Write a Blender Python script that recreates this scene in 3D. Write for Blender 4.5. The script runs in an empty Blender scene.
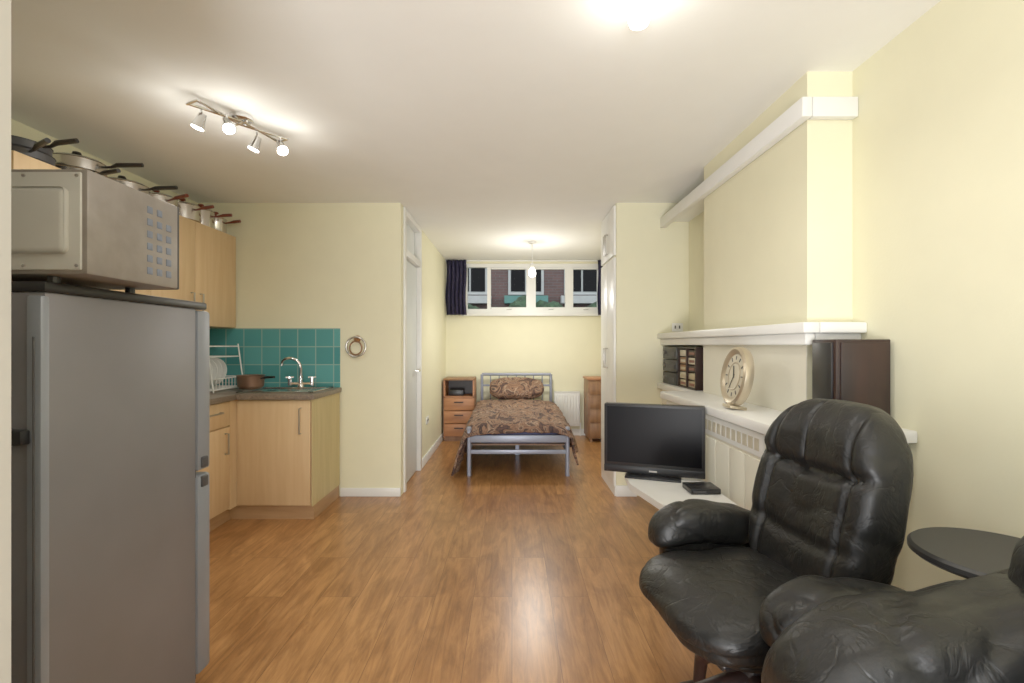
import bpy, bmesh, math, random
from mathutils import Vector, Matrix, Euler, noise
random.seed(4)
R=math.radians
# ------------------------------------------------------------ materials
def new(name):
    m=bpy.data.materials.new(name); m.use_nodes=True
    nt=m.node_tree; return m,nt,nt.nodes['Principled BSDF']
def mat(name,col,rough=.6,metal=0,nscale=6,namt=.06,bump=0,bscale=60,emis=0,coat=0):
    m,nt,b=new(name); N=nt.nodes; L=nt.links
    tc=N.new('ShaderNodeTexCoord'); nz=N.new('ShaderNodeTexNoise'); nz.inputs['Scale'].default_value=nscale; nz.inputs['Detail'].default_value=4
    L.new(tc.outputs['Object'],nz.inputs['Vector'])
    cr=N.new('ShaderNodeValToRGB'); c=Vector(col)
    cr.color_ramp.elements[0].position=.3; cr.color_ramp.elements[1].position=.7
    cr.color_ramp.elements[0].color=(*[max(0,v*(1-namt)) for v in c],1); cr.color_ramp.elements[1].color=(*[min(1,v*(1+namt)) for v in c],1)
    L.new(nz.outputs['Fac'],cr.inputs['Fac']); L.new(cr.outputs['Color'],b.inputs['Base Color'])
    b.inputs['Roughness'].default_value=rough; b.inputs['Metallic'].default_value=metal
    b.inputs['Coat Weight'].default_value=coat
    if bump:
        n2=N.new('ShaderNodeTexNoise'); n2.inputs['Scale'].default_value=bscale; n2.inputs['Detail'].default_value=5
        L.new(tc.outputs['Object'],n2.inputs['Vector'])
        bp=N.new('ShaderNodeBump'); bp.inputs['Strength'].default_value=bump; bp.inputs['Distance'].default_value=.01
        L.new(n2.outputs['Fac'],bp.inputs['Height']); L.new(bp.outputs['Normal'],b.inputs['Normal'])
    if emis:
        b.inputs['Emission Color'].default_value=(*col,1); b.inputs['Emission Strength'].default_value=emis
    return m
def leather_mat():
    m,nt,b=new('black_leather'); N=nt.nodes; L=nt.links
    tc=N.new('ShaderNodeTexCoord')
    n1=N.new('ShaderNodeTexNoise'); n1.inputs['Scale'].default_value=7; n1.inputs['Detail'].default_value=3
    cr=N.new('ShaderNodeValToRGB'); cr.color_ramp.elements[0].color=(.004,.004,.004,1); cr.color_ramp.elements[1].color=(.010,.010,.0095,1)
    L.new(tc.outputs['Object'],n1.inputs['Vector']); L.new(n1.outputs['Fac'],cr.inputs['Fac']); L.new(cr.outputs['Color'],b.inputs['Base Color'])
    n2=N.new('ShaderNodeTexNoise'); n2.inputs['Scale'].default_value=11; n2.inputs['Detail'].default_value=4; n2.inputs['Distortion'].default_value=.7
    L.new(tc.outputs['Object'],n2.inputs['Vector'])
    s=N.new('ShaderNodeMath'); s.operation='SUBTRACT'; s.inputs[1].default_value=.5; L.new(n2.outputs['Fac'],s.inputs[0])
    a=N.new('ShaderNodeMath'); a.operation='ABSOLUTE'; L.new(s.outputs[0],a.inputs[0])
    r=N.new('ShaderNodeMapRange'); r.inputs[1].default_value=0; r.inputs[2].default_value=.05; L.new(a.outputs[0],r.inputs[0])
    bp=N.new('ShaderNodeBump'); bp.inputs['Strength'].default_value=.22; bp.inputs['Distance'].default_value=.004; L.new(r.outputs[0],bp.inputs['Height'])
    n3=N.new('ShaderNodeTexNoise'); n3.inputs['Scale'].default_value=22; n3.inputs['Detail'].default_value=6; L.new(tc.outputs['Object'],n3.inputs['Vector'])
    b2=N.new('ShaderNodeBump'); b2.inputs['Strength'].default_value=.32; b2.inputs['Distance'].default_value=.01; L.new(n3.outputs['Fac'],b2.inputs['Height']); L.new(bp.outputs['Normal'],b2.inputs['Normal'])
    L.new(b2.outputs['Normal'],b.inputs['Normal']); b.inputs['Roughness'].default_value=.42; b.inputs['Specular IOR Level'].default_value=.36
    return m
def wood(name,c1,c2,scale=(30,30,2),rough=.45):
    m,nt,b=new(name); N=nt.nodes; L=nt.links
    tc=N.new('ShaderNodeTexCoord'); mp=N.new('ShaderNodeMapping'); mp.inputs['Scale'].default_value=scale
    nz=N.new('ShaderNodeTexNoise'); nz.inputs['Scale'].default_value=1; nz.inputs['Detail'].default_value=6; nz.inputs['Distortion'].default_value=.4
    cr=N.new('ShaderNodeValToRGB'); cr.color_ramp.elements[0].position=.3; cr.color_ramp.elements[1].position=.75
    cr.color_ramp.elements[0].color=(*c1,1); cr.color_ramp.elements[1].color=(*c2,1)
    L.new(tc.outputs['Object'],mp.inputs['Vector']); L.new(mp.outputs[0],nz.inputs['Vector']); L.new(nz.outputs['Fac'],cr.inputs['Fac']); L.new(cr.outputs['Color'],b.inputs['Base Color'])
    b.inputs['Roughness'].default_value=rough
    return m
def floor_mat():
    m,nt,b=new('laminate'); N=nt.nodes; L=nt.links
    tc=N.new('ShaderNodeTexCoord'); mp=N.new('ShaderNodeMapping'); mp.inputs['Rotation'].default_value=(0,0,R(90))
    L.new(tc.outputs['Object'],mp.inputs['Vector'])
    br=N.new('ShaderNodeTexBrick'); br.offset=.37
    for k,v in (('Scale',1),('Brick Width',1.2),('Row Height',.19),('Mortar Size',.0011),('Mortar Smooth',.3),('Bias',0)): br.inputs[k].default_value=v
    br.inputs['Color1'].default_value=(.45,.215,.075,1); br.inputs['Color2'].default_value=(.365,.165,.055,1); br.inputs['Mortar'].default_value=(.16,.065,.022,1)
    L.new(mp.outputs[0],br.inputs['Vector'])
    def streak(sc,rough,dist,lo,hi,p0,p1):
        m2=N.new('ShaderNodeMapping'); m2.inputs['Scale'].default_value=sc
        L.new(tc.outputs['Object'],m2.inputs['Vector'])
        vm=N.new('ShaderNodeVectorMath'); vm.operation='MULTIPLY_ADD'; vm.inputs[1].default_value=(60,60,60); L.new(br.outputs['Color'],vm.inputs[0]); L.new(m2.outputs[0],vm.inputs[2])
        nz=N.new('ShaderNodeTexNoise'); nz.inputs['Scale'].default_value=1; nz.inputs['Detail'].default_value=8; nz.inputs['Distortion'].default_value=dist; nz.inputs['Roughness'].default_value=rough
        L.new(vm.outputs[0],nz.inputs['Vector'])
        cr=N.new('ShaderNodeValToRGB'); cr.color_ramp.elements[0].position=p0; cr.color_ramp.elements[1].position=p1
        cr.color_ramp.elements[0].color=(*lo,1); cr.color_ramp.elements[1].color=(*hi,1)
        L.new(nz.outputs['Fac'],cr.inputs['Fac']); return cr,nz
    c1,nz=streak((26,2.4,1),.68,1.6,(.56,.49,.42),(1.14,1.16,1.18),.34,.64)
    c2,_=streak((9,2.6,1),.55,1.3,(.70,.63,.56),(1.12,1.14,1.16),.36,.58)
    mx=N.new('ShaderNodeMix'); mx.data_type='RGBA'; mx.blend_type='MULTIPLY'; mx.inputs[0].default_value=.75
    L.new(br.outputs['Color'],mx.inputs[6]); L.new(c1.outputs['Color'],mx.inputs[7])
    mx2=N.new('ShaderNodeMix'); mx2.data_type='RGBA'; mx2.blend_type='MULTIPLY'; mx2.inputs[0].default_value=.75
    L.new(mx.outputs[2],mx2.inputs[6]); L.new(c2.outputs['Color'],mx2.inputs[7]); L.new(mx2.outputs[2],b.inputs['Base Color'])
    b.inputs['Roughness'].default_value=.29
    bp=N.new('ShaderNodeBump'); bp.inputs['Strength'].default_value=.06; bp.inputs['Distance'].default_value=.004
    L.new(nz.outputs['Fac'],bp.inputs['Height']); L.new(bp.outputs['Normal'],b.inputs['Normal'])
    return m
def tile_mat():
    m,nt,b=new('teal_tiles'); N=nt.nodes; L=nt.links
    tc=N.new('ShaderNodeTexCoord'); sp=N.new('ShaderNodeSeparateXYZ'); ad=N.new('ShaderNodeMath'); ad.operation='ADD'
    L.new(tc.outputs['Object'],sp.inputs[0]); L.new(sp.outputs[0],ad.inputs[0]); L.new(sp.outputs[1],ad.inputs[1])
    cb=N.new('ShaderNodeCombineXYZ'); L.new(ad.outputs[0],cb.inputs[0]); 
    z=N.new('ShaderNodeMath'); z.operation='SUBTRACT'; z.inputs[1].default_value=.94; L.new(sp.outputs[2],z.inputs[0]); L.new(z.outputs[0],cb.inputs[1])
    br=N.new('ShaderNodeTexBrick'); br.offset=0
    for k,v in (('Scale',1),('Brick Width',.148),('Row Height',.148),('Mortar Size',.004),('Mortar Smooth',.1),('Bias',0)): br.inputs[k].default_value=v
    br.inputs['Color1'].default_value=(.06,.27,.28,1); br.inputs['Color2'].default_value=(.10,.36,.36,1); br.inputs['Mortar'].default_value=(.26,.43,.38,1)
    L.new(cb.outputs[0],br.inputs['Vector']); L.new(br.outputs['Color'],b.inputs['Base Color'])
    b.inputs['Roughness'].default_value=.25
    return m
def duvet_mat():
    m,nt,b=new('duvet_print'); N=nt.nodes; L=nt.links
    tc=N.new('ShaderNodeTexCoord'); wv=N.new('ShaderNodeTexNoise'); wv.inputs['Scale'].default_value=5.5; wv.inputs['Distortion'].default_value=2.2; wv.inputs['Detail'].default_value=3
    mp=N.new('ShaderNodeMapping'); mp.inputs['Scale'].default_value=(1,.6,1); mp.inputs['Rotation'].default_value=(0,0,R(35))
    L.new(tc.outputs['Object'],mp.inputs[0]); L.new(mp.outputs[0],wv.inputs['Vector'])
    cr=N.new('ShaderNodeValToRGB'); e=cr.color_ramp.elements; e[0].position=.26; e[0].color=(.015,.01,.015,1); e[1].position=.78; e[1].color=(.02,.012,.02,1)
    for p,c in ((.36,(.10,.05,.04,1)),(.41,(.02,.014,.018,1)),(.45,(.28,.15,.09,1)),(.5,(.14,.07,.045,1)),(.54,(.38,.25,.17,1)),(.58,(.04,.025,.025,1)),(.64,(.20,.10,.065,1)),(.7,(.29,.2,.15,1))):
        x=e.new(p); x.color=c
    L.new(wv.outputs['Fac'],cr.inputs['Fac']); L.new(cr.outputs['Color'],b.inputs['Base Color']); b.inputs['Roughness'].default_value=.9
    return m
def brick_mat():
    m,nt,b=new('brickwork'); N=nt.nodes; L=nt.links
    tc=N.new('ShaderNodeTexCoord'); mp=N.new('ShaderNodeMapping'); mp.inputs['Rotation'].default_value=(R(90),0,0); L.new(tc.outputs['Object'],mp.inputs[0])
    br=N.new('ShaderNodeTexBrick'); 
    for k,v in (('Scale',1),('Brick Width',.22),('Row Height',.075),('Mortar Size',.008)): br.inputs[k].default_value=v
    br.inputs['Color1'].default_value=(.10,.042,.038,1); br.inputs['Color2'].default_value=(.07,.03,.027,1); br.inputs['Mortar'].default_value=(.085,.07,.066,1)
    L.new(mp.outputs[0],br.inputs['Vector']); L.new(br.outputs['Color'],b.inputs['Base Color']); return m
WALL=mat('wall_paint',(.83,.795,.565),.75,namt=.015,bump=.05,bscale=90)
JAMB=mat('entry_wall_darkened',(.48,.46,.41),.7,namt=.02)  # wall tone darkened in its colour to offset overexposure by the fill light
CEIL=mat('ceiling_paint',(.94,.94,.90),.8,namt=.01,bump=.04,bscale=70)
WHITE=mat('white_gloss',(.85,.85,.82),.35,namt=.02)
CREAM=mat('cream_panel',(.84,.81,.68),.5,namt=.02)
DOORW=mat('door_white',(.72,.76,.76),.4,namt=.02)
FLOOR=floor_mat(); TILE=tile_mat()
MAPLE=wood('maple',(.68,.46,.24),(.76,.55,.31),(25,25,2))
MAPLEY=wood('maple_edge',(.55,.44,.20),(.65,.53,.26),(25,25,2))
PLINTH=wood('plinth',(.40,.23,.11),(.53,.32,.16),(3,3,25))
ORANGE=wood('orange_pine',(.36,.14,.055),(.52,.23,.10),(3,20,20))
BROWNW=wood('brown_wood',(.20,.095,.04),(.34,.17,.075),(20,20,3))
DARKW=wood('dark_wood',(.013,.006,.005),(.036,.014,.010),(20,20,2),.45)
COUNTER=mat('worktop',(.20,.155,.115),.35,nscale=120,namt=.4)
STEEL=mat('steel',(.62,.60,.57),.2,1,namt=.05)
CHROME=mat('chrome',(.75,.75,.75),.12,1,namt=.02)
BRUSH=mat('brushed_nickel',(.5,.48,.44),.35,1)
FRIDGE=mat('fridge_silver',(.20,.195,.21),.42,.25,nscale=3,namt=.08,bump=.03,bscale=300)
FRIDGEL=mat('fridge_edge',(.26,.285,.33),.4,.2)
BLACKP=mat('black_plastic',(.012,.012,.014),.35)
DGREY=mat('dark_grey',(.05,.05,.055),.5)
TABLEG=mat('dark_table_lacquer',(.03,.03,.031),.5)
MWSIDE=mat('microwave_case',(.28,.25,.225),.42,.25,nscale=20,namt=.1)
MWBACK=mat('microwave_back',(.58,.57,.53),.5,.1,namt=.05)
VENT=mat('vent_slot',(.17,.20,.27),.5)
LEATHER=leather_mat()
SCREEN=mat('screen',(.002,.002,.003),.3)
SCREEN.node_tree.nodes['Principled BSDF'].inputs['Specular IOR Level'].default_value=.1
GOLD=mat('antique_gold',(.55,.47,.34),.35,.7)
FACE=mat('clock_face',(.60,.55,.42),.4)
BEDM=mat('bed_metal',(.30,.33,.42),.4,.3)
DUVET=duvet_mat(); SHEET=mat('sheet',(.10,.11,.22),.9)
NAVY=mat('navy_curtain',(.014,.011,.042),.85,nscale=20,namt=.3)
RED=mat('red_bakelite',(.18,.035,.02),.3)
PANB=mat('bronze_pan',(.20,.11,.07),.35,.5)
BRICK=brick_mat()
GREEN=mat('foliage',(.03,.06,.03),.9,nscale=8,namt=.7,bump=1,bscale=12)
TEALP=mat('teal_paint',(.08,.22,.20),.6)
OUTW=mat('outside_white',(.42,.44,.44),.6)
PINK=mat('pipe_copper',(.5,.25,.12),.3,.9)
GLOW=mat('bulb_glass',(1,.97,.9),.3,emis=25)
m,nt,b=new('window_glass'); b.inputs['Transmission Weight'].default_value=1; b.inputs['Roughness'].default_value=.0; b.inputs['IOR'].default_value=1.02; GLASS=m
_n=nt.nodes.new('ShaderNodeTexNoise'); _n.inputs['Scale'].default_value=2
_r=nt.nodes.new('ShaderNodeValToRGB'); _r.color_ramp.elements[0].color=(.9,.95,.95,1); _r.color_ramp.elements[1].color=(1,1,1,1); nt.links.new(_n.outputs['Fac'],_r.inputs['Fac']); nt.links.new(_r.outputs['Color'],b.inputs['Base Color'])
# ------------------------------------------------------------ builder
class B:
    def __init__(s,name,M=None):
        s.n=name; s.bm=bmesh.new(); s.mats=[]; s.M=M or Matrix()
    def mi(s,m):
        if m not in s.mats: s.mats.append(m)
        return s.mats.index(m)
    def absorb(s,t,m,M=None):
        T=s.M@(M or Matrix()); i=s.mi(m); t.verts.index_update()
        vs=[s.bm.verts.new(T@v.co) for v in t.verts]
        for f in t.faces:
            try: nf=s.bm.faces.new([vs[v.index] for v in f.verts]); nf.material_index=i; nf.smooth=True
            except ValueError: pass
        t.free()
    def box(s,lo,hi,m,bev=0,M=None,seg=2):
        t=bmesh.new(); bmesh.ops.create_cube(t,size=1)
        for v in t.verts: v.co=Vector([lo[k]+(v.co[k]+.5)*(hi[k]-lo[k]) for k in range(3)])
        if bev: bmesh.ops.bevel(t,geom=t.edges[:],offset=bev,segments=seg,affect='EDGES',profile=.5)
        s.absorb(t,m,M); return s
    def tube(s,pts,r,m,n=10,closed=False,M=None):
        pts=[Vector(p) for p in pts]; t=bmesh.new(); rings=[]; K=len(pts); up=None
        for i,p in enumerate(pts):
            a=pts[(i-1)%K] if (i or closed) else p; c=pts[(i+1)%K] if (i<K-1 or closed) else p
            d=(c-a).normalized()
            if up is None: up=Vector((0,0,1)) if abs(d.z)<.9 else Vector((1,0,0))
            x=d.cross(up).normalized(); up=x.cross(d).normalized()
            rr=r[i] if isinstance(r,(list,tuple)) else r
            rings.append([t.verts.new(p+rr*(x*math.cos(2*math.pi*k/n)+up*math.sin(2*math.pi*k/n))) for k in range(n)])
        for i in range(K if closed else K-1):
            A=rings[i]; C=rings[(i+1)%K]
            for k in range(n): t.faces.new([A[k],A[(k+1)%n],C[(k+1)%n],C[k]])
        if not closed: t.faces.new(rings[0][::-1]); t.faces.new(rings[-1])
        bmesh.ops.recalc_face_normals(t,faces=t.faces[:])
        s.absorb(t,m,M); return s
    def lathe(s,prof,m,c=(0,0,0),n=28,M=None):
        t=bmesh.new(); rings=[]
        for r,z in prof:
            rings.append([t.verts.new((r*math.cos(2*math.pi*k/n),r*math.sin(2*math.pi*k/n),z)) for k in range(n)] if r>1e-5 else [t.verts.new((0,0,z))])
        for A,C in zip(rings,rings[1:]):
            for k in range(n):
                q=[A[k%len(A)],A[(k+1)%len(A)],C[(k+1)%len(C)],C[k%len(C)]]
                u=[]; [u.append(v) for v in q if v not in u]
                if len(u)>2: t.faces.new(u)
        bmesh.ops.recalc_face_normals(t,faces=t.faces[:])
        s.absorb(t,m,Matrix.Translation(c)@(M or Matrix())); return s
    def cush(s,c,size,m,p=4,wr=.0,wf=9,M=None,n=14,rot=(0,0,0),fn=None):
        t=bmesh.new(); bmesh.ops.create_cube(t,size=2); bmesh.ops.subdivide_edges(t,edges=t.edges[:],cuts=n,use_grid_fill=True)
        h=Vector(size)/2
        for v in t.verts:
            q=v.co; nn=(abs(q.x)**p+abs(q.y)**p+abs(q.z)**p)**(1/p); q=q/nn
            w=Vector((q.x*h.x,q.y*h.y,q.z*h.z))
            if fn: w=fn(w,q)
            if wr:
                k=(w+Vector(c))*wf; nz=noise.noise(k)+.4*noise.noise(k*2.1); rd=abs(noise.noise(k*.6+Vector((5,2,1))))
                w+=q.normalized()*wr*(nz-.8*(1-rd)**10)
            v.co=w
        s.absorb(t,m,(M or Matrix())@Matrix.Translation(c)@Euler(rot).to_matrix().to_4x4()); return s
    def raw(s,vs,fs,m):
        t=bmesh.new(); V=[t.verts.new(v) for v in vs]
        for f in fs: t.faces.new([V[i] for i in f])
        bmesh.ops.recalc_face_normals(t,faces=t.faces[:]); s.absorb(t,m); return s
    def done(s,ang=35):
        me=bpy.data.meshes.new(s.n); s.bm.to_mesh(me); s.bm.free()
        for m in s.mats: me.materials.append(m)
        me.set_sharp_from_angle(angle=R(ang))
        o=bpy.data.objects.new(s.n,me); bpy.context.collection.objects.link(o); return o
def box(name,lo,hi,m,bev=0): return B(name).box(lo,hi,m,bev).done()
def prism(b,pts,z0,z1,m):
    n=len(pts); b.raw([(x,y,z0) for x,y in pts]+[(x,y,z1) for x,y in pts],[list(range(n)),list(range(n,2*n))]+[[i,(i+1)%n,(i+1)%n+n,i+n] for i in range(n)],m)
H=2.426
# ------------------------------------------------------------ room shell
box('floor',(-2.7,-2.6,-.05),(1.75,6.85,0),FLOOR)
box('ceiling',(-2.7,-2.6,H),(1.75,6.85,H+.06),CEIL)
box('wall_left',(-2.72,.6,0),(-2.6,4.1,H),WALL)
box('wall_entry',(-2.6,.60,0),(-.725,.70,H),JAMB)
box('wall_partition',(-2.6,4.0,0),(-.92,4.1,H),WALL)
box('wall_corridor',(-1.02,4.86,0),(-.92,6.7,H),WALL)
box('wall_right',(1.464,-2.6,0),(1.56,4.0,H),WALL)
box('wall_chimney_breast',(1.27,2.08,0),(1.464,3.2,H),WALL)
box('wall_bedroom_right',(1.6,4.0,0),(1.7,6.7,H),WALL)
b=B('wall_back'); WX0,WX1,WZ0,WZ1=-.67,1.42,1.69,2.38
b.box((-1.02,6.7,0),(1.7,6.85,WZ0),WALL).box((-1.02,6.7,WZ1),(1.7,6.85,H),WALL).box((-1.02,6.7,WZ0),(WX0,6.85,WZ1),WALL).box((WX1,6.7,WZ0),(1.7,6.85,WZ1),WALL); b.done()
b=B('built_in_cupboard')
b.box((.865,4.0,0),(1.464,4.6,H),WALL)
for z0,z1 in ((.08,1.98),(2.0,2.41)):
    b.box((.845,4.02,z0),(.868,4.3,z1),WHITE,.003).box((.845,4.305,z0),(.868,4.59,z1),WHITE,.003)
for z0,z1 in ((1.05,1.22),(2.05,2.22)):
    for y in (4.27,4.34): b.tube([(.845,y,z0),(.82,y,z0),(.82,y,z1),(.845,y,z1)],.006,BRUSH)
b.box((.85,4.0,0),(.87,4.6,.08),WHITE)
b.done()
box('trim_cupboard_base',(.86,3.985,0),(1.03,3.999,.09),WHITE,.003)
box('baseboard_partition',(-1.415,3.985,0),(-.92,3.999,.07),WHITE,.003)
box('baseboard_corridor',(-.919,4.9,0),(-.905,6.69,.09),WHITE,.003)
box('baseboard_back',(-.9,6.684,0),(1.58,6.699,.09),WHITE,.003)
box('baseboard_right',(1.448,-1.5,0),(1.463,1.85,.09),WHITE,.003)
b=B('door_1')
for y in (4.1,4.80): b.box((-1.03,y,0),(-.905,y+.06,H-.005),WHITE,.004)
b.box((-1.03,4.16,2.02),(-.905,4.8,2.08),WHITE,.004).box((-1.03,4.16,H-.06),(-.905,4.8,H-.005),WHITE,.004)
b.box((-.985,4.165,.01),(-.945,4.795,2.015),DOORW,.003)
b.box((-.975,4.165,2.085),(-.965,4.795,H-.065),DOORW)
b.tube([(-.945,4.73,1.0),(-.9,4.73,1.0),(-.9,4.63,1.0)],.009,CHROME)
b.done()
b=B('window_1')
y0,y1=6.72,6.79
b.box((WX0,y0,WZ0),(WX1,y1,WZ0+.06),WHITE).box((WX0,y0,WZ1-.05),(WX1,y1,WZ1),WHITE)
for x0,x1 in ((WX0,-.62),(-.345,-.295),(.20,.33),(.74,.85),(1.19,1.24),(1.37,1.42)):
    b.box((x0,y0,WZ0+.061),(x1,y1,WZ1-.051),WHITE)
for x0,x1 in ((-.29,.2),(.33,.74),(.85,1.19)):
    for a,c in (((x0,WZ0+.062),(x1,WZ0+.085)),((x0,WZ1-.075),(x1,WZ1-.052))): b.box((a[0]+.001,y0+.01,a[1]),(c[0]-.001,y1-.01,c[1]),WHITE)
    b.tube([(.5*(x0+x1)-.03,y0-.01,WZ0+.05),(.5*(x0+x1)+.04,y0-.012,WZ0+.055)],.005,BRUSH)
b.box((WX0,6.755,WZ0+.05),(WX1,6.76,WZ1-.05),GLASS)
b.box((WX0-.03,6.64,WZ0-.04),(WX1+.03,6.75,WZ0-.001),WHITE,.005)
b.done()
def curtain(name,x0,x1,z0,z1,y):
    vs=[];fs=[];n=60;k=8
    for j in range(k+1):
        for i in range(n+1):
            u=i/n; z=z1+(z0-z1)*j/k
            vs.append((x0+(x1-x0)*u+.008*math.sin(j*.9),y+.028*math.sin(u*math.pi*10+.3*math.sin(j))*(0.6+.4*j/k),z))
    for j in range(k):
        for i in range(n): a=j*(n+1)+i; fs.append([a,a+1,a+n+2,a+n+1])
    b=B(name); b.raw(vs,fs,NAVY); o=b.done(80); s=o.modifiers.new('t','SOLIDIFY'); s.thickness=.006
curtain('curtain',-.90,-.63,1.66,2.41,6.6)
curtain('curtain',1.17,1.4,1.66,2.41,6.6)
B('curtain_rail').tube([(-.915,6.63,2.405),(1.59,6.63,2.405)],.01,WHITE).done()
b=B('neighbour_building'); b.box((-6,13,-1),(8,13.4,7),BRICK)
for i in range(8):
    x=-4.6+i*1.5
    b.box((x,12.95,2.6),(x+.95,13.02,3.5),OUTW)
    b.box((x+.07,12.93,2.68),(x+.45,12.97,3.42),SCREEN).box((x+.5,12.93,2.68),(x+.88,12.97,3.42),SCREEN)
    b.box((x-.1,12.7,2.35),(x+1.05,13,2.55),TEALP if i%2 else OUTW)
b.box((-6,12.6,3.7),(8,13,3.8),OUTW)
b.done()
b=B('garden_hedge')
for i in range(16): b.cush((-4+i*.6,11+random.uniform(-.2,.2),1.0+random.uniform(-.1,.25)),(1.0,.9,2.3),GREEN,p=2.4,wr=.12,wf=3,n=8)
b.done()
box('ground_outside',(-10,6.9,-.3),(12,16,-.1),GREEN)
# ------------------------------------------------------------ chimney / fireplace trims
b=B('trim_picture_shelf')
b.box((1.225,2.04,2.215),(1.268,3.999,2.30),WHITE,.005)
b.box((1.27,2.04,2.215),(1.463,2.078,2.30),WHITE,.005)
b.box((1.268,3.202,2.27),(1.463,3.999,2.30),WHITE)
b.done()
b=B('mantel_trim')
b.box((1.20,1.99,1.30),(1.268,3.999,1.345),WHITE,.006).box((1.225,2.02,1.25),(1.268,3.999,1.30),WHITE,.008)
b.box((1.27,1.99,1.30),(1.463,2.078,1.345),WHITE,.006).box((1.27,2.02,1.25),(1.463,2.078,1.30),WHITE,.008)
b.box((1.268,3.202,1.31),(1.463,3.999,1.345),WHITE)
b.done()
b=B('fireplace_surround')
b.box((1.03,1.95,0),(1.268,3.22,.895),CREAM)
b.box((.995,1.74,.895),(1.268,3.25,.94),WHITE,.006).box((1.268,1.74,.895),(1.462,2.078,.94),WHITE,.006)
b.box((1.268,3.202,.895),(1.462,3.998,.94),WHITE).box((1.2,3.25,.895),(1.268,3.998,.94),WHITE,.004)
b.box((1.24,3.25,0),(1.262,3.998,.895),CREAM)
b.box((1.22,1.78,.80),(1.46,1.80,.895),WHITE)
for i in range(8): b.box((1.024,1.98+i*.153,.06),(1.032,1.98+i*.153+.147,.77),CREAM,.002)
b.box((1.022,1.97,.785),(1.034,3.2,.885),WHITE,.004)
for i in range(22): b.box((1.019,2.0+i*.053,.81),(1.0225,2.0+i*.053+.034,.86),FACE)
b.box((1.266,2.08,.94),(1.2695,3.2,1.25),CREAM)
b.done()
# ------------------------------------------------------------ things on shelf
b=B('hifi_speaker'); b.box((1.24,1.85,.941),(1.45,2.0,1.272),DARKW,.004); b.box((1.255,1.842,.955),(1.435,1.852,1.26),DARKW,.003)
b.box((1.232,1.865,.955),(1.242,1.985,1.26),BLACKP,.003); b.done()
b=B('mantel_clock',Matrix.Translation((1.065,2.34,.945))@Euler((0,0,R(-3))).to_matrix().to_4x4()@Euler((0,R(8),0)).to_matrix().to_4x4())
Q=Matrix.Translation((0,0,.155))@Euler((0,R(-90),0)).to_matrix().to_4x4()
b.lathe([(0,-.02),(.14,-.02),(.146,0),(.142,.018),(.130,.026),(.116,.020),(.106,.010)],GOLD,n=48,M=Q)
b.lathe([(.107,.010),(.107,.012),(0,.012)],FACE,n=48,M=Q)
b.lathe([(.062,.0125),(.066,.0145),(.070,.0125)],GOLD,n=40,M=Q)
for k in range(12):
    a=k*math.pi/6; b.box((-.0025,.08,.012),(.0025,.098,.0145),DGREY,M=Q@Euler((0,0,a)).to_matrix().to_4x4())
b.box((-.002,-.01,.014),(.002,.07,.016),BLACKP,M=Q@Euler((0,0,R(60))).to_matrix().to_4x4()).box((-.003,-.01,.014),(.003,.05,.017),BLACKP,M=Q@Euler((0,0,R(-75))).to_matrix().to_4x4())
b.box((-.03,-.05,-.0),(.05,.05,.015),GOLD,.004); b.done()
b=B('cassette_rack'); b.box((1.24,3.27,.941),(1.42,3.62,.95),DARKW).box((1.24,3.27,1.225),(1.42,3.62,1.235),DARKW).box((1.41,3.27,.95),(1.42,3.62,1.225),DARKW)
for y in (3.27,3.44,3.61): b.box((1.24,y,.95),(1.42,y+.01,1.225),DARKW)
for j in range(5):
    for i in range(2):
        y=3.285+i*.17; z=.953+j*.054; b.box((1.25,y,z),(1.40,y+.145,z+.045),random.choice([GOLD,DARKW,FACE,BROWNW,GOLD]),.003)
        b.box((1.247,y+.03,z+.012),(1.25,y+.12,z+.03),random.choice([FACE,RED,GOLD]))
b.done()
b=B('hifi_stack')
for j in range(3): b.box((1.24,3.65,.941+j*.1),(1.44,3.97,1.035+j*.1),BLACKP,.004).box((1.236,3.68,.965+j*.1),(1.24,3.86,1.0+j*.1),DGREY).tube([(1.24,3.92,.99+j*.1),(1.225,3.92,.99+j*.1)],.014,BRUSH)
b.done()
b=B('wall_socket'); b.box((1.32,3.985,1.36),(1.41,3.998,1.43),WHITE,.004); b.box((1.34,3.98,1.385),(1.35,3.986,1.41),DGREY).box((1.375,3.98,1.385),(1.385,3.986,1.41),DGREY); b.done()
# ------------------------------------------------------------ TV + stand
b=B('television',Matrix.Translation((.745,2.55,.562))@Euler((0,0,R(-20))).to_matrix().to_4x4())
b.box((-.255,-.02,.008),(.255,.03,.375),BLACKP,.008).box((-.238,-.0215,.062),(.238,-.019,.36),SCREEN)
b.box((-.255,-.024,.008),(.255,-.015,.046),BLACKP,.004).box((-.06,-.02,-.0),(.06,.02,.03),BLACKP,.004)
b.box((-.02,-.026,.022),(.02,-.024,.030),BRUSH)
b.box((-.14,-.08,-.006),(.14,.09,.004),BLACKP,.004).box((-.15,.03,.08),(.15,.06,.32),DGREY,.01); b.done()
b=B('tv_stand'); prism(b,[(.61,2.62),(.59,2.42),(.655,2.1),(.98,2.1),(.98,2.78),(.78,2.78)],.525,.555,WHITE)
b.box((.84,2.25,.02),(.97,2.55,.525),WHITE,.005).box((.8,2.2,0),(.98,2.62,.02),WHITE,.004); b.done()
b=B('set_top_box'); b.box((.83,2.24,.556),(.97,2.36,.583),BLACKP,.005); b.box((.84,2.238,.563),(.90,2.241,.574),DGREY); b.done()
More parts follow.
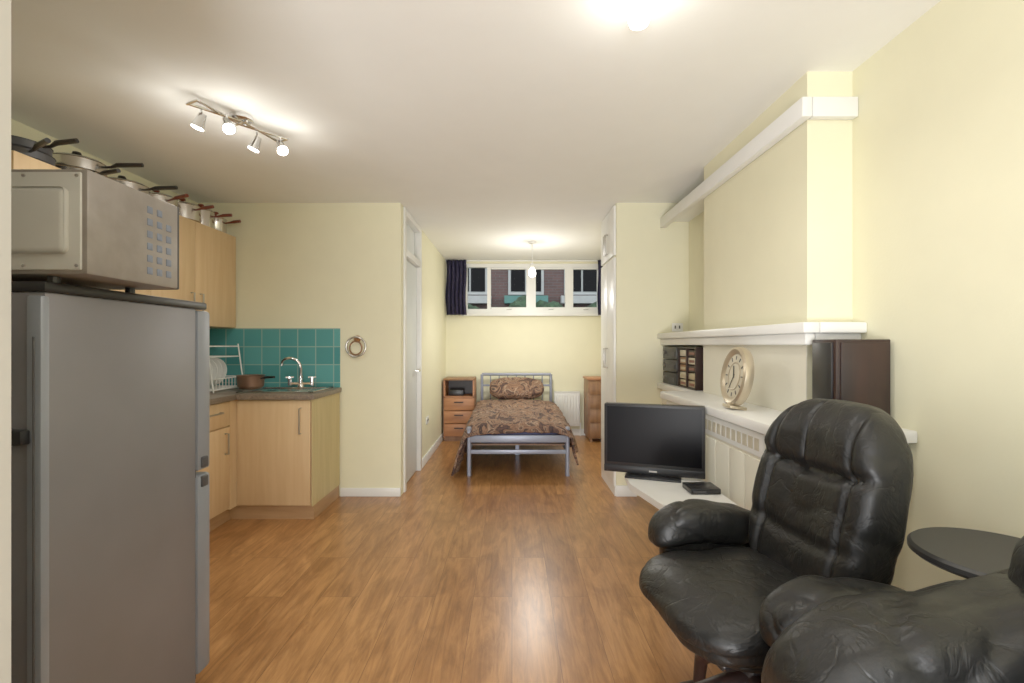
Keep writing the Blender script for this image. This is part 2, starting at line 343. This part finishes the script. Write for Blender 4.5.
# ------------------------------------------------------------ kitchen
def door_panel(b,axis,pos,a0,a1,z0,z1,handle=None,m=MAPLE,horiz=False):
    if axis=='x':
        b.box((pos,a0+.002,z0),(pos+.02,a1-.002,z1),m,.003)
        if handle:
            y,h0,h1=handle
            if horiz: b.tube([(pos+.02,h0,y),(pos+.045,h0,y),(pos+.045,h1,y),(pos+.02,h1,y)],.006,BRUSH)
            else: b.tube([(pos+.02,y,h0),(pos+.045,y,h0),(pos+.045,y,h1),(pos+.02,y,h1)],.006,BRUSH)
    else:
        b.box((a0+.002,pos-.02,z0),(a1-.002,pos,z1),m,.003)
        if handle:
            x,h0,h1=handle; b.tube([(x,pos-.02,h0),(x,pos-.045,h0),(x,pos-.045,h1),(x,pos-.02,h1)],.006,BRUSH)
b=B('wall_cupboard')
b.box((-2.598,2.2,1.39),(-2.29,3.985,2.14),MAPLE)
ys=[2.2,2.62,3.04,3.47,3.98]
for i in range(4): door_panel(b,'x',-2.29,ys[i],ys[i+1],1.392,2.138,(ys[i]+.05 if i%2 else ys[i+1]-.05,1.45,1.62))
b.done()
b=B('kitchen_units')
XF=-1.97; YF=3.44; XE=-1.424
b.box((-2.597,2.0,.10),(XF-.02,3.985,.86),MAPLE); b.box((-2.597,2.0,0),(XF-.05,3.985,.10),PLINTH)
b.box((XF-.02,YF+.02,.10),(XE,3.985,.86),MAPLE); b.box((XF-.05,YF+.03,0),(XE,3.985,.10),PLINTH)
b.box((XE,YF,.10),(XE+.004,3.985,.86),MAPLEY)
ys=[2.0,2.5,2.95,3.38]
for i in range(3):
    door_panel(b,'x',XF-.02,ys[i],ys[i+1],.11,.68,(ys[i+1]-.06,.50,.64))
    door_panel(b,'x',XF-.02,ys[i],ys[i+1],.69,.855,(.79,ys[i]+.12,ys[i+1]-.12),horiz=True)
b.box((XF-.02,3.38,.10),(XF,3.46,.86),MAPLE)
door_panel(b,'y',YF+.02,XF+.02,XE-.01,.11,.855,(XE-.08,.62,.80))
b.box((-2.597,2.0,.862),(XF+.02,YF-.02,.9),COUNTER,.003); b.box((-2.597,YF-.02,.862),(XE+.02,3.985,.9),COUNTER,.003)
b.done()
b=B('kitchen_sink'); sx0,sx1,sy0,sy1=-2.0,-1.45,3.50,3.93
b.box((sx0,sy0,.9005),(sx1,sy1,.903),STEEL)
b.box((sx0,sy0,.903),(sx1,sy0+.03,.912),STEEL,.003).box((sx0,sy1-.06,.903),(sx1,sy1,.912),STEEL,.003).box((sx0,sy0,.903),(sx0+.03,sy1,.912),STEEL,.003).box((sx1-.03,sy0,.903),(sx1,sy1,.912),STEEL,.003)
for i in range(6): b.box((-1.66+i*.03,3.55,.903),(-1.65+i*.03,3.84,.907),STEEL,.002)
b.lathe([(.0,.0035),(.03,.0035),(.035,.006)],CHROME,c=(-1.84,3.7,.90)); b.done()
b=B('kitchen_tap'); tx,ty=-1.70,3.895
b.lathe([(0,0),(.028,0),(.026,.02),(.018,.03),(.018,.09),(0,.095)],CHROME,c=(tx,ty,.913))
pts=[(tx,ty,.99),(tx,ty,1.06)]+[(tx-.07+.07*math.cos(a),ty-.02-.05*math.sin(a)*.6,1.10+.045*math.sin(a)) for a in [i*math.pi/8 for i in range(9)]]+[(tx-.15,ty-.02,1.085)]
b.tube(pts,.011,CHROME)
for s in (-1,1):
    b.tube([(tx,ty,.94),(tx+s*.09,ty,.94)],.011,CHROME).tube([(tx+s*.09,ty,.925),(tx+s*.09,ty,.985)],.016,CHROME)
    for k in range(2): a=k*math.pi/2+.4; b.tube([(tx+s*.09-.03*math.cos(a),ty-.03*math.sin(a),.99),(tx+s*.09+.03*math.cos(a),ty+.03*math.sin(a),.99)],.008,CHROME)
b.done()
b=B('tile_splashback'); b.box((-2.598,3.986,.90),(-1.42,3.999,1.388),TILE); b.box((-2.599,2.2,.901),(-2.589,3.985,1.388),TILE); b.done()
b=B('saucepan_bronze'); b.lathe([(0,0),(.075,0),(.092,.02),(.098,.10),(.104,.105),(.094,.102),(.086,.022),(0,.012)],PANB,c=(-2.01,3.72,.914),n=36); b.tube([(-1.915,3.69,.995),(-1.86,3.66,1.005),(-1.78,3.62,1.01)],[.007,.010,.009],BLACKP); b.done()
b=B('dish_rack'); X0,X1,Y0,Y1=-2.50,-2.16,3.5,3.9
for z in (.92,1.0,1.16,1.24):
    q=0 if z<1.1 else .05
    b.tube([(X0,Y0,z),(X1-q,Y0,z),(X1-q,Y1,z),(X0,Y1,z)],.005,WHITE,closed=True,n=6)
for (x,y) in ((X0,Y0),(X1,Y0),(X1,Y1),(X0,Y1)): b.tube([(x,y,.901),(x if x==X0 else x-.05,y,1.26)],.005,WHITE,n=6)
for i in range(9):
    y=Y0+.04*i+.03; b.tube([(X0,y,.92),(X1,y,.92)],.003,WHITE,n=6).tube([(X0+.1,y,.92),(X0+.1,y,1.03)],.003,WHITE,n=6).tube([(X0,y,1.16),(X1-.05,y,1.16)],.003,WHITE,n=6).tube([(X1,y,.92),(X1,y,1.0)],.003,WHITE,n=6)
for i in range(4): b.lathe([(0,0),(.07,.003),(.11,.014),(.11,.018),(.07,.008),(0,.005)],WHITE,c=(X0+.17,Y0+.1+i*.06,1.04),M=Euler((R(78),0,0)).to_matrix().to_4x4())
b.done()
b=B('towel_ring_holder'); tx=-1.28
b.lathe([(0,0),(.03,0),(.026,.015),(.012,.03),(0,.03)],PINK,c=(tx,3.999,1.30),M=Euler((R(90),0,0)).to_matrix().to_4x4())
b.tube([(tx+.08*math.sin(a),3.965,1.235+.08*math.cos(a)) for a in [k*math.pi/16 for k in range(32)]],.008,BRUSH,closed=True)
b.tube([(tx+.05*math.sin(a),3.96,1.225+.055*math.cos(a)) for a in [k*math.pi/16 for k in range(32)]],.006,BROWNW,closed=True); b.done()
# ------------------------------------------------------------ fridge
b=B('fridge_freezer')
FX=-1.14;FY=1.18;FZ=1.38
b.box((-1.75,FY,.03),(FX,1.745,FZ),FRIDGE,.006)
b.box((-1.755,FY-.006,FZ),(FX+.006,1.80,FZ+.026),BLACKP,.006)
b.box((FX-.035,FY-.012,.04),(FX+.002,FY+.012,FZ-.01),FRIDGEL,.005)
b.box((-1.75,1.752,.79),(FX+.004,1.825,FZ-.004),FRIDGEL,.012).box((-1.75,1.752,.05),(FX+.004,1.825,.775),FRIDGEL,.012)
b.box((-1.74,1.742,.04),(FX-.008,1.756,FZ-.01),BLACKP)
b.box((FX-.002,1.765,.80),(FX+.012,1.80,.84),DGREY,.005).box((FX-.002,1.765,.73),(FX+.012,1.80,.77),DGREY,.005)
for i in range(22):
    z=.15+i*.052; b.tube([(-1.70,FY-.02,z),(FX-.07,FY-.02,z)],.004,DGREY,n=6)
for i in range(10): x=-1.70+i*.062; b.tube([(x,FY-.026,.13),(x,FY-.026,1.27)],.0025,DGREY,n=6)
b.box((FX-.09,FY-.035,1.01),(FX-.025,FY+.0,1.045),BLACKP,.004)
b.box((-1.6,FY-.05,.05),(-1.3,FY+.0,.13),BLACKP,.01)
for x in (-1.72,FX-.06):
    for y in (1.22,1.72): b.tube([(x,y,0),(x,y,.035)],.018,BLACKP)
b.done()
b=B('microwave_oven'); x0,x1,y0,y1,z0,z1=-1.53,-1.045,1.19,1.515,1.424,1.685
b.box((x0,y0,z0),(x1,y1,z1),MWSIDE,.007)
b.box((x0+.012,y0-.006,z0+.01),(x1-.012,y0+.002,z1-.01),MWBACK,.004)
b.box((x0+.05,y0-.02,z0+.05),(x1-.04,y0-.004,z1-.05),MWBACK,.014,seg=4)
for i in range(6):
    for j in range(8): b.box((x0+.09+i*.012,y0-.022,z0+.08+j*.014),(x0+.097+i*.012,y0-.019,z0+.088+j*.014),DGREY)
for (x,z) in ((x1-.02,z0+.02),(x1-.02,z1-.02),(x1-.15,z0+.02),(x1-.15,z1-.02)): b.lathe([(0,0),(.004,0),(.004,.003),(0,.004)],STEEL,c=(x,y0-.006,z),M=Euler((R(90),0,0)).to_matrix().to_4x4(),n=10)
for j in range(6):
    for i in range(3):
        if i==2 and j==5: continue
        y=1.385+i*.038; z=z0+.03+j*.035; b.box((x1-.001,y,z),(x1+.0015,y+.021,z+.02),VENT,.001)
b.box((x0,y1,z0),(x1-.004,y1+.012,z1),DGREY,.004)
for x in (x0+.05,x1-.12):
    for y in (y0+.04,y1-.04): b.tube([(x,y,1.406),(x,y,1.426)],.013,BLACKP)
b.done()
# ------------------------------------------------------------ pans
TZ=2.141
def pan(name,x,y,r,h,hang,hm,lid=True,body=STEEL,z=TZ,knob=BLACKP,hl=.17,tilt=.02):
    b=B(name,Matrix.Translation((x,y,z)))
    b.lathe([(0,0),(r*.9,0),(r,.012),(r,h),(r+.004,h+.003),(r-.003,h),(r-.004,.012),(0,.01)],body)
    if lid:
        b.lathe([(r+.003,h+.003),(r*.9,h+.014),(r*.4,h+.026),(0,h+.03)],body)
        b.lathe([(.008,h+.028),(.008,h+.04),(.022,h+.05),(.018,h+.06),(0,h+.063)],knob)
    a=R(hang); d=Vector((math.cos(a),math.sin(a),0))
    b.tube([d*r+Vector((0,0,h*.75)),d*(r+.04)+Vector((0,0,h*.8)),d*(r+.07)+Vector((0,0,h*.85+tilt)),d*(r+hl)+Vector((0,0,h*.9+tilt*1.6))],[.006,.008,.013,.012],hm)
    return b.done()
pan('frying_pan',-2.43,2.37,.14,.045,-25,BLACKP,False,DGREY,tilt=.01)
pan('frying_pan',-2.44,2.38,.13,.045,0,BLACKP,False,DGREY,z=TZ+.05,tilt=.015)
pan('frying_pan',-2.43,2.69,.15,.055,-15,BLACKP,False,STEEL,tilt=.0)
pan('saucepan',-2.43,2.70,.13,.065,10,BLACKP,True,STEEL,z=TZ+.06,hl=.2,tilt=.01)
pan('saucepan',-2.42,3.0,.14,.095,0,BLACKP,True,STEEL,hl=.2,tilt=.0)
pan('saucepan',-2.41,3.275,.125,.10,-20,RED,True,STEEL,knob=RED,tilt=0)
pan('saucepan',-2.40,3.52,.115,.115,-10,RED,True,STEEL,knob=RED,tilt=0,hl=.14)
pan('saucepan',-2.40,3.73,.09,.135,10,RED,True,STEEL,knob=RED,tilt=0,hl=.13)
pan('saucepan',-2.39,3.90,.078,.12,0,RED,True,STEEL,knob=RED,hl=.12,tilt=0)
# ------------------------------------------------------------ lights
def point(name,loc,w,rad=.04,col=(1,.96,.88),spot=None):
    l=bpy.data.lights.new(name,'SPOT' if spot else 'POINT'); l.energy=w; l.shadow_soft_size=rad; l.color=col
    if spot: l.spot_size=R(spot); l.spot_blend=.6
    o=bpy.data.objects.new(name,l); o.location=loc; bpy.context.collection.objects.link(o); return o
b=B('track_spotlight')
A=Vector((-1.50,2.27,H-.035)); C=Vector((-1.28,2.70,H-.035)); D=(C-A).normalized(); S=Vector((-D.y,D.x,0))
for s in (-1,1):
    b.tube([A+S*.035*s,A.lerp(C,.5)+S*(.035*s*-.6),C+S*.035*s],.007,CHROME)
for t in (0,.5,1): p=A.lerp(C,t); b.tube([p-S*.045,p+S*.045],.006,CHROME)
mid=A.lerp(C,.5); b.lathe([(0,.0),(.055,0),(.055,-.02),(.04,-.03),(0,-.03)],CHROME,c=(mid.x,mid.y,H-.001))
heads=[]
for t,s in ((.12,1),(.30,-1),(.72,1),(.92,-1)):
    p=A.lerp(C,t)+S*.03*s; dr=(Vector((S.x*s*.5+.1,S.y*s*.5-.25,-.9))).normalized()
    b.tube([p,p+Vector((0,0,-.045))],.005,CHROME)
    q=p+Vector((0,0,-.045)); b.tube([q-dr*.02,q+dr*.02,q+dr*.05],[.018,.024,.031],CHROME,n=16)
    b.tube([q+dr*.045,q+dr*.054],.027,GLOW,n=16); heads.append((q+dr*.10,dr))
b.done()
for h,dr in heads:
    o=point('spot_lamp_light',h,6,.03,spot=150); o.rotation_euler=dr.to_track_quat('-Z','Y').to_euler()
    point('spot_lamp_glow',h,1.1,.03)
b=B('ceiling_bulb',Matrix.Translation((.42,1.6,H)))
b.lathe([(0,-.001),(.05,-.001),(.05,-.02),(.024,-.03),(.02,-.04),(0,-.04)],WHITE)
b.lathe([(.014,-.04),(.032,-.065),(.038,-.09),(.030,-.115),(0,-.127)],GLOW); b.done()
point('ceiling_bulb_light',(.42,1.6,2.22),13,.06,spot=172)
point('ceiling_bulb_glow',(.42,1.6,2.20),.6,.06)
b=B('pendant_lamp',Matrix.Translation((.23,5.5,H)))
b.lathe([(0,-.001),(.05,-.001),(.045,-.02),(.0,-.03)],WHITE); b.tube([(0,0,-.02),(0,0,-.24)],.005,WHITE)
b.lathe([(.006,-.24),(.022,-.25),(.022,-.30),(0,-.30)],WHITE); b.lathe([(.014,-.30),(.034,-.33),(.04,-.36),(.032,-.39),(0,-.405)],GLOW)
b.done(); point('pendant_lamp_light',(.23,5.5,1.96),30,.06,spot=176); point('pendant_lamp_glow',(.23,5.5,1.90),14,.06)
l=bpy.data.lights.new('ceiling_fill_light','AREA'); l.energy=150; l.size=1.2; l.color=(1,.99,.98)  # unseen fill light added behind the camera to brighten ceiling and room
o=bpy.data.objects.new('ceiling_fill_light',l); o.location=(-.25,-2.2,.4); o.rotation_euler=(R(134),0,R(12)); bpy.context.collection.objects.link(o)
# ------------------------------------------------------------ bed
b=B('bed_frame'); XL,XR=-.41,.53
for x in (XL,XR):
    b.tube([(x,4.62,0),(x,4.62,.44)],.02,BEDM,n=14).lathe([(0,0),(.024,0),(.026,.015),(.018,.03),(0,.034)],BEDM,c=(x,4.62,.438))
    b.tube([(x,6.6,0),(x,6.6,.85)],.02,BEDM,n=14)
b.box((XL,4.605,.32),(XR,4.63,.39),BEDM,.006).box((XL,4.61,.21),(XR,4.63,.25),BEDM,.005)
for x in (XL,XR): b.box((x-.015,4.62,.22),(x+.015,6.6,.28),BEDM,.004)
b.tube([(XL,6.6,.85),(XR,6.6,.85)],.02,BEDM).tube([(XL,6.6,.70),(XR,6.6,.70)],.014,BEDM).tube([(XL,6.6,.40),(XR,6.6,.40)],.014,BEDM)
for i in range(7): x=XL+(i+1)*(XR-XL)/8; b.tube([(x,6.6,.4),(x,6.6,.84)],.008,BEDM)
for i in range(14): b.box((XL,4.75+i*.135,.265),(XR,4.80+i*.135,.28),BROWNW)
b.box((.04,5.5,0),(.08,5.54,.26),BEDM); b.done()
b=B('mattress'); b.cush((.06,5.60,.365),(.88,1.90,.16),SHEET,p=8); b.done()
def duvet():
    vs=[];fs=[];ns=70;nl=60
    cx=.06;hw=.46
    for j in range(nl+1):
        v=j/nl; y=4.57+v*1.65
        for i in range(ns+1):
            s=-.92+i/ns*1.66
            top=.485+.05*v+.02*noise.noise(Vector((s*4,y*3,0)))+.016*noise.noise(Vector((s*11,y*7,2)))
            if v<.08: top-=.07*(1-v/.08)**2
            e=abs(s)-hw
            if e<0: x=cx+s; z=top-.03*(abs(s)/hw)**4
            else:
                sg=1 if s>0 else -1
                z=top-.03-e*.98; fold=.035*math.sin(y*17+sg)*min(1,e*5)
                x=cx+sg*(hw+.035+.24*e+fold*.8)
            vs.append((x,y+.015*math.sin(s*9),max(z,.02+.01*math.sin(y*9))))
    for j in range(nl):
        for i in range(ns): a=j*(ns+1)+i; fs.append([a,a+1,a+ns+2,a+ns+1])
    b=B('duvet'); b.raw(vs,fs,DUVET); o=b.done(80); s=o.modifiers.new('t','SOLIDIFY'); s.thickness=.015; s.offset=1
duvet()
b=B('pillow'); b.cush((.06,6.39,.68),(.72,.42,.16),DUVET,p=3,wr=.012,wf=7,rot=(R(28),0,0)); b.done()
b=B('bedside_drawers'); x0,x1,y0,y1=-.89,-.49,6.28,6.67
b.box((x0,y0,.04),(x0+.02,y1,.80),ORANGE).box((x1-.02,y0,.04),(x1,y1,.80),ORANGE).box((x0,y0-.01,.79),(x1,y1,.815),BROWNW,.004).box((x0,y1-.02,.04),(x1,y1,.8),DARKW).box((x0,y0,.565),(x1,y1,.58),ORANGE).box((x0,y0+.02,.0),(x1,y1,.06),BROWNW)
for k in range(3):
    z=.065+k*.168; b.box((x0+.01,y0-.012,z),(x1-.01,y0+.2,z+.158),ORANGE,.004); b.box((x0+.14,y0-.03,z+.10),(x1-.14,y0-.012,z+.115),DARKW,.004)
b.box((x0+.05,6.38,.581),(x0+.25,6.5,.66),BLACKP,.005); b.done()
b=B('wooden_cabinet'); x0,x1,y0,y1=.98,1.38,6.2,6.6
b.box((x0,y0,.05),(x1,y1,.80),BROWNW,.004).box((x0-.015,y0-.015,.80),(x1+.015,y1,.825),ORANGE,.005)
for k in range(4): b.box((x0+.02,y0-.012,.08+k*.178),(x1-.02,y0,.245+k*.178),BROWNW,.004).lathe([(0,0),(.012,.002),(.016,.015),(0,.022)],GOLD,c=((x0+x1)/2,y0-.012,.165+k*.178),M=Euler((R(90),0,0)).to_matrix().to_4x4(),n=12)
for x in (x0+.02,x1-.05): b.box((x,y0+.01,0),(x+.03,y0+.05,.06),BROWNW).box((x,y1-.05,0),(x+.03,y1-.01,.06),BROWNW)
b.done()
b=B('radiator'); b.box((.58,6.62,.14),(.93,6.635,.60),WHITE,.004).box((.58,6.655,.14),(.93,6.67,.60),WHITE,.004)
for i in range(9): b.box((.59+i*.038,6.61,.17),(.612+i*.038,6.622,.57),WHITE,.004)
b.box((.58,6.615,.60),(.93,6.675,.612),WHITE).tube([(.94,6.645,0),(.94,6.645,.18),(.92,6.645,.18)],.008,WHITE).box((.62,6.67,.3),(.66,6.699,.34),WHITE).box((.85,6.67,.3),(.89,6.699,.34),WHITE); b.done()
b=B('wall_socket'); b.box((-.919,5.15,.40),(-.91,5.30,.48),WHITE,.003).box((-.911,5.18,.43),(-.908,5.2,.45),DGREY).box((-.911,5.25,.43),(-.908,5.27,.45),DGREY); b.done()
# ------------------------------------------------------------ recliner
a=R(189)
b=B('leather_recliner',Matrix.Translation((.715,1.45,0))@Euler((0,0,a)).to_matrix().to_4x4())
def seatf(w,q):
    w.z+=.012*(1-q.y*q.y)*(1 if q.z>0 else 0)
    if q.x>0: w.z-=.035*q.x**3
    if q.z<0: w.x*=.9; 
    return w
b.cush((.03,0,.495),(.53,.52,.13),LEATHER,p=3.6,wr=.006,wf=7,fn=seatf,n=30)
b.cush((.01,0,.435),(.42,.44,.06),LEATHER,p=4,n=10)
t=R(-15)
def back(w,q):
    u=w.z; front=max(0,q.x)
    for c0,dp,wd in ((-.12,.010,.02),(.085,.020,.016)):
        w.x-=front*dp*math.exp(-((u-c0-.03*q.y*q.y)/wd)**2)
    w.x+=.05*q.y*q.y*front
    w.x-=front*.016*math.exp(-((abs(q.y)-.66)/.05)**2)
    w.x-=front*.010*math.exp(-((q.y+.15)/.03)**2)*(1 if u>.1 else 0)
    if u>.1: w.x+=front*.026*math.exp(-((u-.2)/.09)**2)
    w.y*=1-.13*max(0,u/.34)**2-.04*max(0,-u/.34)
    w.z+=.015*math.cos(q.y*1.6)*max(0,q.z)
    return w
b.cush((-.25,0,.765),(.15,.46,.62),LEATHER,p=3.6,wr=.007,wf=7,rot=(0,t,0),fn=back,n=54)
b.cush((-.30,0,.75),(.07,.40,.55),LEATHER,p=3.6,rot=(0,t,0),n=14)
for s in (-1,1):
    def armf(w,q,s=s):
        w.z-=.05*max(0,q.x)**2; w.z+=.015*math.sin(q.x*2)
        return w
    b.cush((-.03,s*.30,.61),(.41,.15,.14),LEATHER,p=3,wr=.008,wf=9,fn=armf,n=26)
    b.cush((-.03,s*.30,.52),(.34,.09,.18),LEATHER,p=3.5,wr=.003,wf=6,n=12)
    b.tube([(-.2,s*.26,.56),(-.22,s*.26,.44),(-.05,s*.24,.40),(.1,s*.2,.40)],.014,DARKW)
b.tube([(0,0,.03),(0,0,.40)],.035,BLACKP)
b.box((-.16,-.14,.375),(.18,.14,.402),BLACKP,.01)
b.tube([(.30*math.cos(k*math.pi/18),.30*math.sin(k*math.pi/18),.02) for k in range(36)],.02,DARKW,closed=True)
for s in (-1,1):
    b.tube([(.29*s,0,.03),(.27*s,0,.14),(.18*s,0,.22),(0,0,.26)],[.02,.024,.028,.03],DARKW)
    b.tube([(0,.29*s,.03),(0,.27*s,.14),(0,.18*s,.22),(0,0,.26)],[.02,.024,.028,.03],DARKW)
b.done(60)
b=B('round_side_table',Matrix.Translation((1.262,1.245,0)))
b.lathe([(0,.685),(.18,.685),(.19,.693),(.19,.706),(.182,.713),(0,.713)],TABLEG,n=56)
b.tube([(0,0,.02),(0,0,.69)],.022,TABLEG); b.lathe([(0,0),(.13,0),(.13,.012),(.04,.025),(0,.03)],TABLEG,n=40); b.done()
# ------------------------------------------------------------ sofa (near, right)
b=B('leather_sofa')
def armup(w,q):
    w.z+=.07*(q.x+.3)*max(0,q.z); return w
b.cush((.98,.28,.26),(.86,1.5,.30),LEATHER,p=6,wr=.004,n=14)
b.cush((.78,.46,.50),(.54,.66,.22),LEATHER,p=3.5,wr=.014,wf=7,n=30)
b.cush((.78,-.20,.50),(.54,.62,.22),LEATHER,p=3.5,wr=.010,wf=6,n=20)
b.cush((.95,.92,.49),(.90,.24,.55),LEATHER,p=4.5,wr=.012,wf=9,n=44,fn=armup)
b.cush((1.17,.58,.60),(.50,.86,.48),LEATHER,p=3.6,wr=.010,wf=5,n=26)
b.cush((1.185,.64,.79),(.48,.74,.22),LEATHER,p=4,wr=.014,wf=7,n=30)
b.cush((1.25,-.25,.62),(.34,.7,.56),LEATHER,p=3,wr=.010,wf=5,n=18)
for x in (.62,1.36):
    for y in (-.4,.95): b.tube([(x,y,0),(x,y,.23)],.022,DARKW)
b.done(60)
# ------------------------------------------------------------ world, camera
w=bpy.data.worlds.new('World'); bpy.context.scene.world=w; w.use_nodes=True
bg=w.node_tree.nodes['Background']; bg.inputs[0].default_value=(.95,.98,1,1); bg.inputs[1].default_value=1.7
cam=bpy.data.cameras.new('Camera'); co=bpy.data.objects.new('Camera',cam); bpy.context.collection.objects.link(co)
co.location=(0,0,1.25); co.rotation_euler=(R(90),0,0); cam.lens=17; cam.sensor_width=36; cam.shift_y=3.5/1024; cam.clip_start=.05
bpy.context.scene.camera=co
vs=bpy.context.scene.view_settings
vs.view_transform='Standard'; vs.exposure=0.0; vs.gamma=1.18
